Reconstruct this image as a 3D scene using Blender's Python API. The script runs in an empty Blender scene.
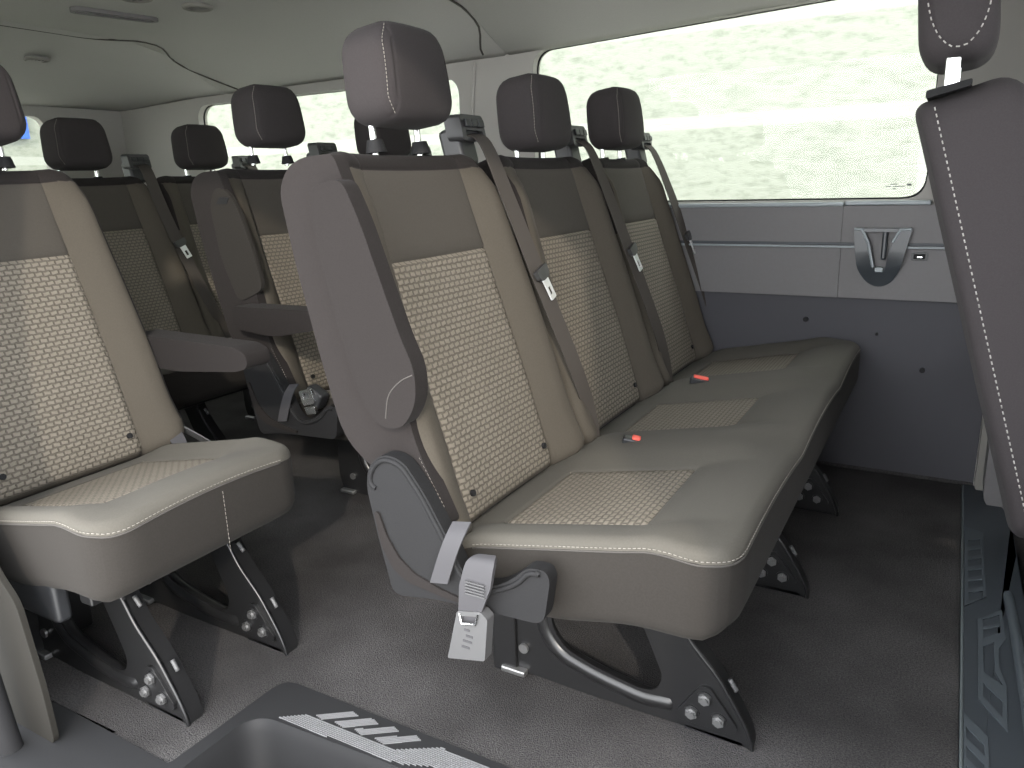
import bpy, bmesh, math, random
from mathutils import Vector, Matrix
from mathutils.geometry import tessellate_polygon
random.seed(7)
COL = bpy.context.scene.collection
PI = math.pi

# ------------------------------------------------------------------ materials
def mat(name, base, rough=.6, metal=0, spec=.5, noise=None, bump=None, sheen=0, coat=0):
    """noise=(scale, amount, second colour)  bump=(scale, strength, distance)"""
    m = bpy.data.materials.new(name); m.use_nodes = True
    nt = m.node_tree; b = nt.nodes['Principled BSDF']
    b.inputs['Base Color'].default_value = (*base, 1)
    b.inputs['Roughness'].default_value = rough
    b.inputs['Metallic'].default_value = metal
    b.inputs['Specular IOR Level'].default_value = spec
    if sheen:
        b.inputs['Sheen Weight'].default_value = sheen
        b.inputs['Sheen Roughness'].default_value = .5
    tc = nt.nodes.new('ShaderNodeTexCoord')
    if noise:
        n = nt.nodes.new('ShaderNodeTexNoise'); n.inputs['Scale'].default_value = noise[0]
        n.inputs['Detail'].default_value = 5
        nt.links.new(tc.outputs['Object'], n.inputs['Vector'])
        mx = nt.nodes.new('ShaderNodeMix'); mx.data_type = 'RGBA'
        rp = nt.nodes.new('ShaderNodeMapRange')
        rp.inputs[1].default_value = .35; rp.inputs[2].default_value = .65
        rp.inputs[4].default_value = noise[1]
        nt.links.new(n.outputs['Fac'], rp.inputs[0]); nt.links.new(rp.outputs[0], mx.inputs[0])
        mx.inputs[6].default_value = (*base, 1); mx.inputs[7].default_value = (*noise[2], 1)
        nt.links.new(mx.outputs[2], b.inputs['Base Color'])
    if bump:
        n2 = nt.nodes.new('ShaderNodeTexNoise'); n2.inputs['Scale'].default_value = bump[0]
        n2.inputs['Detail'].default_value = 3
        nt.links.new(tc.outputs['Object'], n2.inputs['Vector'])
        bp = nt.nodes.new('ShaderNodeBump'); bp.inputs['Strength'].default_value = bump[1]
        bp.inputs['Distance'].default_value = bump[2]
        nt.links.new(n2.outputs['Fac'], bp.inputs['Height']); nt.links.new(bp.outputs['Normal'], b.inputs['Normal'])
    return m

def brick_fabric(name, light, dark, bw=.0165, rh=.0108, mortar=.0024):
    m = bpy.data.materials.new(name); m.use_nodes = True
    nt = m.node_tree; N = nt.nodes; L = nt.links; b = N['Principled BSDF']
    b.inputs['Roughness'].default_value = .85; b.inputs['Specular IOR Level'].default_value = .25
    uv = N.new('ShaderNodeUVMap'); uv.uv_map = 'UVMap'
    # gentle wave so the rows undulate like woven yarn
    sep = N.new('ShaderNodeSeparateXYZ'); L.new(uv.outputs[0], sep.inputs[0])
    s = N.new('ShaderNodeMath'); s.operation = 'MULTIPLY'; s.inputs[1].default_value = 2*PI/bw
    L.new(sep.outputs[0], s.inputs[0])
    sn = N.new('ShaderNodeMath'); sn.operation = 'SINE'; L.new(s.outputs[0], sn.inputs[0])
    sc = N.new('ShaderNodeMath'); sc.operation = 'MULTIPLY_ADD'; sc.inputs[1].default_value = .0006
    L.new(sn.outputs[0], sc.inputs[0]); L.new(sep.outputs[1], sc.inputs[2])
    cb = N.new('ShaderNodeCombineXYZ'); L.new(sep.outputs[0], cb.inputs[0]); L.new(sc.outputs[0], cb.inputs[1])
    br = N.new('ShaderNodeTexBrick'); L.new(cb.outputs[0], br.inputs['Vector'])
    br.inputs['Scale'].default_value = 1; br.inputs['Brick Width'].default_value = bw
    br.inputs['Row Height'].default_value = rh; br.inputs['Mortar Size'].default_value = mortar
    br.inputs['Mortar Smooth'].default_value = .6; br.offset = .5
    br.inputs['Color1'].default_value = (*light, 1)
    br.inputs['Color2'].default_value = (light[0]*.93, light[1]*.93, light[2]*.92, 1)
    br.inputs['Mortar'].default_value = (*dark, 1)
    L.new(br.outputs['Color'], b.inputs['Base Color'])
    inv = N.new('ShaderNodeMath'); inv.operation = 'SUBTRACT'; inv.inputs[0].default_value = 1
    L.new(br.outputs['Fac'], inv.inputs[1])
    bp = N.new('ShaderNodeBump'); bp.inputs['Strength'].default_value = .9; bp.inputs['Distance'].default_value = .0016
    L.new(inv.outputs[0], bp.inputs['Height']); L.new(bp.outputs['Normal'], b.inputs['Normal'])
    return m

M = dict(
 dark=mat('charcoal_fabric', (.0185,.0160,.0155), .9, spec=.1, noise=(350,.5,(.024,.0212,.0205)), bump=(900,.35,.0006), sheen=.025),
 front=mat('front_seat_fabric', (.046,.041,.043), .9, spec=.15, noise=(350,.5,(.056,.051,.053)), bump=(700,.4,.0008), sheen=.025),
 headrest=mat('headrest_fabric', (.029,.0255,.0260), .9, spec=.15, noise=(350,.5,(.036,.032,.0325)), bump=(900,.35,.0006), sheen=.025),
 tan=mat('taupe_fabric', (.062,.0545,.0440), .9, spec=.15, noise=(350,.5,(.074,.0655,.0535)), bump=(900,.3,.0005), sheen=.025),
 seat=mat('cushion_top_fabric', (.070,.0655,.056), .9, spec=.15, noise=(350,.5,(.082,.077,.067)), bump=(900,.3,.0005), sheen=.025),
 upper=mat('brown_grey_fabric', (.056,.0505,.0435), .9, spec=.15, noise=(350,.5,(.066,.060,.052)), bump=(900,.3,.0005), sheen=.025),
 fascia=mat('grey_seat_side_fabric', (.0225,.0203,.0182), .9, spec=.1, noise=(350,.5,(.029,.0265,.024)), bump=(900,.3,.0005), sheen=.025),
 insert=brick_fabric('woven_insert_fabric', (.182,.163,.135), (.100,.089,.073)),
 seam=mat('seam_thread_groove', (.05,.046,.042), .9),
 thread=mat('pale_thread', (.22,.205,.18), .8),
 thread2=mat('white_thread', (.42,.40,.38), .8),
 armfab=mat('armrest_fabric', (.0165,.0143,.0138), .9, spec=.1, noise=(350,.5,(.022,.0195,.0190)), bump=(900,.35,.0006), sheen=.025),
 plastic=mat('grained_grey_plastic', (.014,.014,.0148), .65, spec=.15, bump=(420,.25,.0008), noise=(300,.4,(.019,.019,.020))),
 black=mat('black_plastic', (.018,.019,.021), .38),
 steel=mat('black_painted_steel', (.010,.010,.0105), .32, spec=.5),
 chrome=mat('bright_metal', (.75,.76,.76), .22, metal=1),
 bolt=mat('bolt_steel', (.26,.26,.26), .35, metal=.8), silver=mat('silver_tongue', (.62,.63,.63), .35, metal=.35),
 carpet=mat('charcoal_carpet', (.040,.039,.041), .97, spec=.1, noise=(300,.9,(.082,.078,.076)), bump=(420,1,.006)),
 trim=mat('step_trim_plastic', (.018,.0183,.0195), .55, spec=.25, bump=(500,.15,.0005)),
 rib=mat('pale_ribbed_grip', (.15,.152,.158), .5),
 sill=mat('sill_plastic', (.030,.036,.044), .5, bump=(500,.15,.0005)),
 sillpat=mat('sill_pattern_plastic', (.050,.060,.070), .55),
 web=mat('seat_belt_webbing', (.052,.046,.041), .8, spec=.2, bump=(700,.3,.0004)),
 strap=mat('grey_webbing', (.040,.039,.043), .7, bump=(700,.3,.0004)),
 tag=mat('grey_buckle_plastic', (.075,.075,.077), .45),
 red=mat('red_button', (.75,.10,.07), .4),
 headliner=mat('headliner_felt', (.32,.318,.30), .95, spec=.15, noise=(220,.4,(.35,.348,.33)), bump=(500,.25,.0006)),
 pillar=mat('pillar_trim_plastic', (.31,.30,.28), .7, bump=(500,.15,.0004)),
 bpil=mat('front_pillar_plastic', (.16,.155,.14), .7, bump=(500,.15,.0004)),
 doorpil=mat('door_pillar_plastic', (.016,.0148,.0125), .8, spec=.2, bump=(500,.15,.0004)),  # door pillar's shade put into this very dark base colour
 panel=mat('wall_panel_plastic', (.120,.116,.117), .62, bump=(500,.2,.0005), noise=(120,.3,(.132,.13,.134))),
 lower=mat('lower_wall_plastic', (.045,.045,.052), .75, bump=(500,.2,.0005)),
 ledge=mat('ledge_plastic', (.24,.27,.285), .4), edge=mat('sill_edge_plastic', (.09,.105,.11), .45),  # ledge and sill edge carry their highlights as paler colour
 guide=mat('belt_guide_plastic', (.034,.034,.035), .4),
 rubber=mat('black_rubber', (.015,.015,.016), .8, spec=.2),
 vent=mat('vent_grille', (.10,.10,.095), .6),
 lamp=mat('frosted_lamp_cover', (.17,.17,.165), .3),
 body=mat('white_van_paint', (.7,.7,.7), .3),
 asphalt=mat('pale_concrete', (.56,.55,.52), .9, noise=(3,.5,(.50,.49,.47))),
 cup=mat('cup_holder_plastic', (.038,.044,.050), .33),
 mark=mat('printed_glass_mark', (.12,.13,.13), .6),
 blue=mat('blue_sign_paint', (.05,.14,.62), .5),
)
# worn, dusty patches in the carpet
nt = M['carpet'].node_tree; b = nt.nodes['Principled BSDF']; src = b.inputs['Base Color'].links[0].from_socket
nz = nt.nodes.new('ShaderNodeTexNoise'); nz.inputs['Scale'].default_value = 3.2; nz.inputs['Detail'].default_value = 6
mr = nt.nodes.new('ShaderNodeMapRange'); mr.inputs[1].default_value = .35; mr.inputs[2].default_value = .7; mr.inputs[3].default_value = .72; mr.inputs[4].default_value = 1.5
vm = nt.nodes.new('ShaderNodeVectorMath'); vm.operation = 'SCALE'
nt.links.new(nt.nodes['Texture Coordinate'].outputs['Object'], nz.inputs['Vector']); nt.links.new(nz.outputs['Fac'], mr.inputs[0])
nt.links.new(src, vm.inputs[0]); nt.links.new(mr.outputs[0], vm.inputs['Scale']); nt.links.new(vm.outputs[0], b.inputs['Base Color'])
# glass
g = bpy.data.materials.new('tinted_window_glass'); g.use_nodes = True
nt = g.node_tree; nt.nodes.clear()
o_ = nt.nodes.new('ShaderNodeOutputMaterial'); tr = nt.nodes.new('ShaderNodeBsdfTransparent'); gl = nt.nodes.new('ShaderNodeBsdfGlossy')
tr.inputs[0].default_value = (.72,.735,.70,1); gl.inputs['Roughness'].default_value = .02
lw_ = nt.nodes.new('ShaderNodeLayerWeight'); lw_.inputs[0].default_value = .5; pw = nt.nodes.new('ShaderNodeMath'); pw.operation = 'POWER'; pw.inputs[1].default_value = 5; nt.links.new(lw_.outputs['Facing'], pw.inputs[0]); fr = nt.nodes.new('ShaderNodeMath'); fr.operation = 'MULTIPLY_ADD'; fr.inputs[1].default_value = .5; fr.inputs[2].default_value = .008; nt.links.new(pw.outputs[0], fr.inputs[0]); mxs = nt.nodes.new('ShaderNodeMixShader')
nt.links.new(fr.outputs[0], mxs.inputs[0]); nt.links.new(tr.outputs[0], mxs.inputs[1]); nt.links.new(gl.outputs[0], mxs.inputs[2])
nt.links.new(mxs.outputs[0], o_.inputs[0]); M['glass'] = g
# white painted rough block wall outside
w = bpy.data.materials.new('white_painted_block_wall'); w.use_nodes = True
nt = w.node_tree; N = nt.nodes; L = nt.links; b = N['Principled BSDF']; b.inputs['Roughness'].default_value = .9
tc = N.new('ShaderNodeTexCoord'); sep = N.new('ShaderNodeSeparateXYZ'); L.new(tc.outputs['Object'], sep.inputs[0])
cb = N.new('ShaderNodeCombineXYZ'); L.new(sep.outputs[0], cb.inputs[0]); L.new(sep.outputs[2], cb.inputs[1])
n1 = N.new('ShaderNodeTexNoise'); n1.inputs['Scale'].default_value = 9; n1.inputs['Detail'].default_value = 9; n1.inputs['Roughness'].default_value = .7
mp = N.new('ShaderNodeMapping'); mp.inputs['Scale'].default_value = (1,1,2.6)
L.new(tc.outputs['Object'], mp.inputs[0]); L.new(mp.outputs[0], n1.inputs['Vector'])
bk = N.new('ShaderNodeTexBrick'); L.new(cb.outputs[0], bk.inputs['Vector'])
bk.inputs['Scale'].default_value = 1; bk.inputs['Brick Width'].default_value = 40; bk.inputs['Row Height'].default_value = .62
bk.inputs['Mortar Size'].default_value = .05; bk.inputs['Mortar Smooth'].default_value = .3
cr = N.new('ShaderNodeMapRange'); cr.inputs[1].default_value = .34; cr.inputs[2].default_value = .52; cr.inputs[3].default_value = .0; cr.inputs[4].default_value = 1
L.new(n1.outputs['Fac'], cr.inputs[0])
mx = N.new('ShaderNodeMix'); mx.data_type = 'RGBA'
mx.inputs[6].default_value = (.235,.253,.220,1); mx.inputs[7].default_value = (.335,.35,.318,1)
L.new(cr.outputs[0], mx.inputs[0])
mx2 = N.new('ShaderNodeMix'); mx2.data_type = 'RGBA'; L.new(bk.outputs['Fac'], mx2.inputs[0]); L.new(mx.outputs[2], mx2.inputs[6])
mx2.inputs[7].default_value = (.40,.411,.388,1); L.new(mx2.outputs[2], b.inputs['Base Color'])
bp = N.new('ShaderNodeBump'); bp.inputs['Strength'].default_value = .5; bp.inputs['Distance'].default_value = .02
L.new(n1.outputs['Fac'], bp.inputs['Height']); L.new(bp.outputs['Normal'], b.inputs['Normal'])
M['block'] = w

# ------------------------------------------------------------------ object helpers
def thing(name, label, cat, loc=(0,0,0), group=None):
    o = bpy.data.objects.new(name, None); o.empty_display_size = .1; COL.objects.link(o)
    o.location = loc; o['label'] = label; o['category'] = cat
    if group: o['group'] = group
    return o
def tag(o, label, cat, group=None):
    o['label'] = label; o['category'] = cat
    if group: o['group'] = group
    return o
def struct(o):
    o['kind'] = 'structure'; return o
def link(name, me, mats, parent=None, loc=(0,0,0), bevel=0, solid=0, seg=2):
    if not isinstance(mats, (list, tuple)): mats = [mats]
    if len(me.materials) == 0:
        for m in mats: me.materials.append(m)
    o = bpy.data.objects.new(name, me); COL.objects.link(o); o.location = loc
    if parent: o.parent = parent
    if solid:
        s = o.modifiers.new('s', 'SOLIDIFY'); s.thickness = solid; s.offset = 0
    if bevel:
        b = o.modifiers.new('b', 'BEVEL'); b.width = bevel; b.segments = seg; b.limit_method = 'ANGLE'; b.angle_limit = math.radians(35)
        b.harden_normals = True
        for p in me.polygons: p.use_smooth = True
    return o
def tomesh(bm, smooth=False, angle=None):
    me = bpy.data.meshes.new('m'); bmesh.ops.recalc_face_normals(bm, faces=bm.faces[:]); bm.to_mesh(me); bm.free()
    if smooth:
        for p in me.polygons: p.use_smooth = True
        if angle: me.set_sharp_from_angle(angle=math.radians(angle))
    return me
def add_box(bm, c, s, rot=None):
    r = bmesh.ops.create_cube(bm, size=1)
    mt = Matrix.Translation(c) @ (rot.to_4x4() if rot else Matrix.Identity(4)) @ Matrix.Diagonal((*s, 1))
    bmesh.ops.transform(bm, matrix=mt, verts=r['verts']); return r['verts']
def add_cyl(bm, p, q, r, seg=16, r2=None, caps=True):
    p = Vector(p); q = Vector(q); d = q-p
    v = bmesh.ops.create_cone(bm, cap_ends=caps, segments=seg, radius1=r, radius2=r if r2 is None else r2, depth=d.length)['verts']
    mt = Matrix.Translation((p+q)/2) @ d.to_track_quat('Z','Y').to_matrix().to_4x4()
    bmesh.ops.transform(bm, matrix=mt, verts=v)
def add_tube(bm, pts, r, seg=8, flat=None):
    """smooth tube along pts"""
    pts = [Vector(p) for p in pts]; rings = []
    up = None
    for i, p in enumerate(pts):
        t = (pts[min(i+1,len(pts)-1)] - pts[max(i-1,0)]).normalized()
        if up is None:
            up = Vector((0,0,1)) if abs(t.z) < .9 else Vector((1,0,0))
        a = t.cross(up).normalized(); up = a.cross(t).normalized()
        rings.append([bm.verts.new(p + (a*math.cos(k*2*PI/seg) + up*math.sin(k*2*PI/seg))*r) for k in range(seg)])
    for i in range(len(rings)-1):
        for k in range(seg):
            bm.faces.new((rings[i][k], rings[i][(k+1)%seg], rings[i+1][(k+1)%seg], rings[i+1][k]))
    bm.faces.new(rings[0]); bm.faces.new(rings[-1][::-1])
def box(name, c, s, m, parent=None, bevel=.004, rot=None):
    bm = bmesh.new(); add_box(bm, c, s, rot); return link(name, tomesh(bm), m, parent, bevel=bevel)
def cyl(name, p, q, r, m, parent=None, seg=20, bevel=0):
    bm = bmesh.new(); add_cyl(bm, p, q, r, seg); return link(name, tomesh(bm, True, 40), m, parent, bevel=bevel)
def tube(name, pts, r, m, parent=None, seg=8):
    bm = bmesh.new(); add_tube(bm, pts, r, seg); return link(name, tomesh(bm, True, 60), m, parent)
def rrect(x0, y0, x1, y1, r, n=6):
    out = []
    for cx, cy, a0 in ((x1-r,y1-r,0),(x0+r,y1-r,90),(x0+r,y0+r,180),(x1-r,y0+r,270)):
        for k in range(n+1):
            a = math.radians(a0+90*k/n); out.append((cx+r*math.cos(a), cy+r*math.sin(a)))
    return out
def rpoly(pts, r, n=5):
    """round the corners of a polygon; r a number or a list"""
    out = []; N_ = len(pts)
    for i in range(N_):
        p = Vector(pts[i]); a = Vector(pts[i-1]) - p; b_ = Vector(pts[(i+1)%N_]) - p
        rr = r[i] if isinstance(r, (list,tuple)) and i < len(r) else (r[-1] if isinstance(r, (list,tuple)) else r)
        rr = min(rr, a.length*.48, b_.length*.48)
        if rr <= 1e-5: out.append(tuple(p)); continue
        s = p + a.normalized()*rr; e = p + b_.normalized()*rr
        for k in range(n+1):
            t = k/n; q = s*(1-t)**2 + p*2*t*(1-t) + e*t*t; out.append((q.x, q.y))
    return out
def plate_bm(bm, outer, holes, f0, f1):
    """outer/holes lists of 2D points; f0,f1 map (a,b)->3D for both faces"""
    loops = [outer] + list(holes)
    flat = [p for lp in loops for p in lp]
    tris = tessellate_polygon([[Vector((a,b,0)) for a,b in lp] for lp in loops])
    A = [bm.verts.new(f0(*p)) for p in flat]; B = [bm.verts.new(f1(*p)) for p in flat]
    for t in tris:
        try: bm.faces.new([A[i] for i in t]); bm.faces.new([B[i] for i in t][::-1])
        except ValueError: pass
    k = 0
    for lp in loops:
        n = len(lp)
        for i in range(n):
            a, b_ = k+i, k+(i+1)%n
            try: bm.faces.new((A[a], A[b_], B[b_], B[a]))
            except ValueError: pass
        k += n
def plate_xz(name, outer, holes, y0, y1, m, parent=None, bevel=.002, loc=(0,0,0)):
    bm = bmesh.new(); plate_bm(bm, outer, holes, lambda a,b: (a,y0,b), lambda a,b: (a,y1,b))
    bmesh.ops.remove_doubles(bm, verts=bm.verts, dist=1e-6)
    return link(name, tomesh(bm), m, parent, loc, bevel=bevel)
def plate_xy(name, outer, holes, z0, z1, m, parent=None, bevel=.002):
    bm = bmesh.new(); plate_bm(bm, outer, holes, lambda a,b: (a,b,z0), lambda a,b: (a,b,z1))
    return link(name, tomesh(bm), m, parent, bevel=bevel)
def ribbon(name, pts, wv, th, m, parent=None, loc=(0,0,0), sub=6):
    """flat strap: pts centre line, wv width vector (or list)"""
    P = [Vector(p) for p in pts]; Wv = [Vector(x) for x in wv] if isinstance(wv[0], (list,tuple,Vector)) else [Vector(wv)]*len(P)
    C, D = [], []
    n = len(P)
    for i in range(n-1):
        p0, p1, p2, p3 = P[max(i-1,0)], P[i], P[i+1], P[min(i+2,n-1)]
        for k in range(sub):
            t = k/sub
            C.append(.5*((2*p1)+(p2-p0)*t+(2*p0-5*p1+4*p2-p3)*t*t+(3*p1-p0-3*p2+p3)*t**3)); D.append(Wv[i].lerp(Wv[i+1], t))
    C.append(P[-1]); D.append(Wv[-1])
    bm = bmesh.new(); rows = []
    for i, (c, d) in enumerate(zip(C, D)):
        t = (C[min(i+1,len(C)-1)]-C[max(i-1,0)]).normalized(); nn = d.cross(t).normalized()*th/2
        rows.append([bm.verts.new(c-d/2-nn), bm.verts.new(c+d/2-nn), bm.verts.new(c+d/2+nn), bm.verts.new(c-d/2+nn)])
    for a, b_ in zip(rows, rows[1:]):
        for k in range(4): bm.faces.new((a[k], a[(k+1)%4], b_[(k+1)%4], b_[k]))
    bm.faces.new(rows[0]); bm.faces.new(rows[-1][::-1])
    return link(name, tomesh(bm, True, 50), m, parent, loc)
def stitches(name, pts, m, parent=None, step=.008, ln=.005, r=.0009, loc=(0,0,0)):
    P = [Vector(p) for p in pts]; bm = bmesh.new()
    acc = 0; nxt = 0
    for a, b_ in zip(P, P[1:]):
        L_ = (b_-a).length
        if L_ < 1e-6: continue
        d = (b_-a)/L_
        while nxt < acc+L_:
            s = a + d*(nxt-acc); add_tube(bm, [s, s+d*ln], r, 5); nxt += step
        acc += L_
    return link(name, tomesh(bm, True), m, parent, loc)

# ------------------------------------------------------------------ upholstery generator
def coords(W, r, seams, n=14, k=6):
    edge = [r*(1-math.cos(math.radians(90*i/k))) for i in range(k+1)]
    c = set(round(-W+e, 6) for e in edge) | set(round(W-e, 6) for e in edge)
    for i in range(1, n): c.add(round(-W+r + (2*W-2*r)*i/n, 6))
    for s in seams:
        for d in (-.006, -.0025, 0, .0025, .006):
            if abs(s+d) < W: c.add(round(s+d, 6))
    out = []
    for x in sorted(c):
        if out and x-out[-1] < .0012:
            continue
        out.append(x)
    if abs(out[-1]-W) > 1e-6: out[-1] = W
    return out
def pillow(W, H, R, r, front, back, mfn, place, su=(), sv=(), nu=14, nv=18, rb=None, uvf=None, taper=None):
    """upholstered body: rounded rectangle 2W x 2H, corner R, edge round r; front/back(u,v) heights"""
    rb = rb or r; us = coords(W, r, su, nu); vs = coords(H, r, sv, nv)
    bm = bmesh.new(); uvl = bm.loops.layers.uv.new('UVMap')
    def m2(u, v):
        x, y = u, v
        dx, dy = abs(u)-(W-R), abs(v)-(H-R)
        e = min(W-abs(u), H-abs(v))
        if dx > 0 and dy > 0:
            m_ = max(dx, dy); l = math.hypot(dx, dy); s = m_/l
            x = math.copysign(W-R+dx*s, u); y = math.copysign(H-R+dy*s, v); e = R-m_
        return x, y, max(e, 0)
    def dr(e, q): return 0 if e >= q else q-math.sqrt(max(q*q-(q-e)**2, 0))
    F, B = [], []
    info = {}
    for i, u in enumerate(us):
        f, b_ = [], []
        for j, v in enumerate(vs):
            x, y, e = m2(u, v); tx = taper(x, y) if taper else x
            vf = bm.verts.new(place(tx, y, front(x, y)-dr(e, r))); f.append(vf); info[vf] = (x, y)
            if i in (0, len(us)-1) or j in (0, len(vs)-1): b_.append(None)
            else: b_.append(bm.verts.new(place(tx, y, back(x, y)+dr(e, rb))))
        F.append(f); B.append(b_)
    nU, nV = len(us), len(vs)
    # side walls: rim of the back is separate ring
    ring = [(i,0) for i in range(nU)] + [(nU-1,j) for j in range(1,nV)] + [(i,nV-1) for i in range(nU-2,-1,-1)] + [(0,j) for j in range(nV-2,0,-1)]
    rim = {}
    for (i, j) in ring:
        x, y, e = m2(us[i], vs[j]); tx = taper(x, y) if taper else x
        rim[i,j] = bm.verts.new(place(tx, y, back(x, y)+rb)); info[rim[i,j]] = (x, y)
    for (i, j) in ring: B[i][j] = rim[i,j]
    for i in range(nU-1):
        for j in range(nV-1):
            fa = bm.faces.new((F[i][j], F[i+1][j], F[i+1][j+1], F[i][j+1]))
            uc = (info[F[i][j]][0]+info[F[i+1][j+1]][0])/2; vc = (info[F[i][j]][1]+info[F[i+1][j+1]][1])/2
            fa.material_index = mfn(uc, vc, 0)
            for lp in fa.loops:
                a, c = info[lp.vert]; lp[uvl].uv = (a, c)
            fb = bm.faces.new((B[i][j+1], B[i+1][j+1], B[i+1][j], B[i][j])); fb.material_index = mfn(uc, vc, 2)
    for a, b_ in zip(ring, ring[1:]+ring[:1]):
        fa = bm.faces.new((F[b_[0]][b_[1]], F[a[0]][a[1]], rim[a], rim[b_]))
        fa.material_index = mfn(info[rim[a]][0], info[rim[a]][1], 1)
    me = bpy.data.meshes.new('m'); bmesh.ops.recalc_face_normals(bm, faces=bm.faces[:]); bm.to_mesh(me); bm.free()
    for p in me.polygons: p.use_smooth = True
    return me
def groove(x, s, d=.004, w=.006):
    t = abs(x-s)/w
    return -d*(1-t)**1 if t < 1 else 0
def sm(a, b, x):
    t = min(1, max(0, (x-a)/(b-a))); return t*t*(3-2*t)

# backrest: local frame in xz; v runs up the spine
BD = Vector((-.3084, 0, .9512)); BN = Vector((.9512, 0, .3084)); BU = Vector((0,1,0))
BO = Vector((-.4715, 0, .320)); BH = .337           # foot of the spine, half length
INS_T = .475 - BH; INS_B = .012 - BH                # ends of the woven insert along v
def bplace(u, v, w): return BO + BD*(v+BH) + BU*u + BN*w
def make_backrest_mesh(W=.256, wins=.157):
    Wn = W
    def width(v):  # narrower at the shoulders
        t = (v+BH)/(2*BH); return 1 - .10*sm(.25, 1, t) + .045*sm(.22, 0, t)
    def taper(x, y): return x*width(y) if abs(x) > wins else x*(1) if False else math.copysign(abs(x) + (width(y)-1)*W*sm(wins*.9, W, abs(x)), x)
    def front(u, v):
        a = abs(u); top = sm(BH-.11, BH-.02, v)
        h = -.007*(1-min(a/wins, 1)**2)
        h += (.034*(1-top*.75)) * sm(wins+.002, wins+.055, a)
        h += groove(a, wins, .007, .008)
        if a < wins: h += groove(v, INS_T, .005, .006)
        h += groove(v, BH-.035, .003, .006)
        h += .010*sm(-BH+.10, -BH, v)*(a > wins)
        h += .012*(1-top)*math.exp(-((v+.14)/.16)**2)*(1-min(a/W,1))
        return h
    def mf(u, v, side):
        a = abs(u)
        if v > BH-.037: return 0
        if side: return 0
        if a > W-.016: return 3 if u < 0 and v < .10 else 0
        if a < wins: return 2 if INS_B < v < INS_T else 1 if v >= INS_T else 3
        return 3
    return pillow(W, BH, .055, .030, front, lambda u, v: -.105+.02*sm(-BH+.2, -BH, v), mf, bplace, su=(wins, -wins, W-.018, -W+.018), sv=(INS_T, INS_B, BH-.035), nu=16, nv=22, rb=.035, taper=taper)
BMATS = [M['dark'], M['upper'], M['insert'], M['tan']]
_back = {}
def headrest_mesh():
    W, H = .104, .083
    def front(u, v): return .012 + .010*(1-(u/W)**2) - .006*(v/H)**2 + groove(abs(u), .080, .002, .004)
    return pillow(W, H, .046, .026, front, lambda u, v: -.094-.004*(1-(v/H)**2), lambda u, v, s: 0,
                  lambda u, v, w: Vector((-.655,0,1.083)) + Vector((-.12,0,.993))*v + Vector((.993,0,.12))*w + BU*u,
                  su=(.080,-.080), nu=10, nv=10, rb=.034, taper=lambda x, y: x*(1-.10*sm(-H, H, y)))
_hr = None
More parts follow.
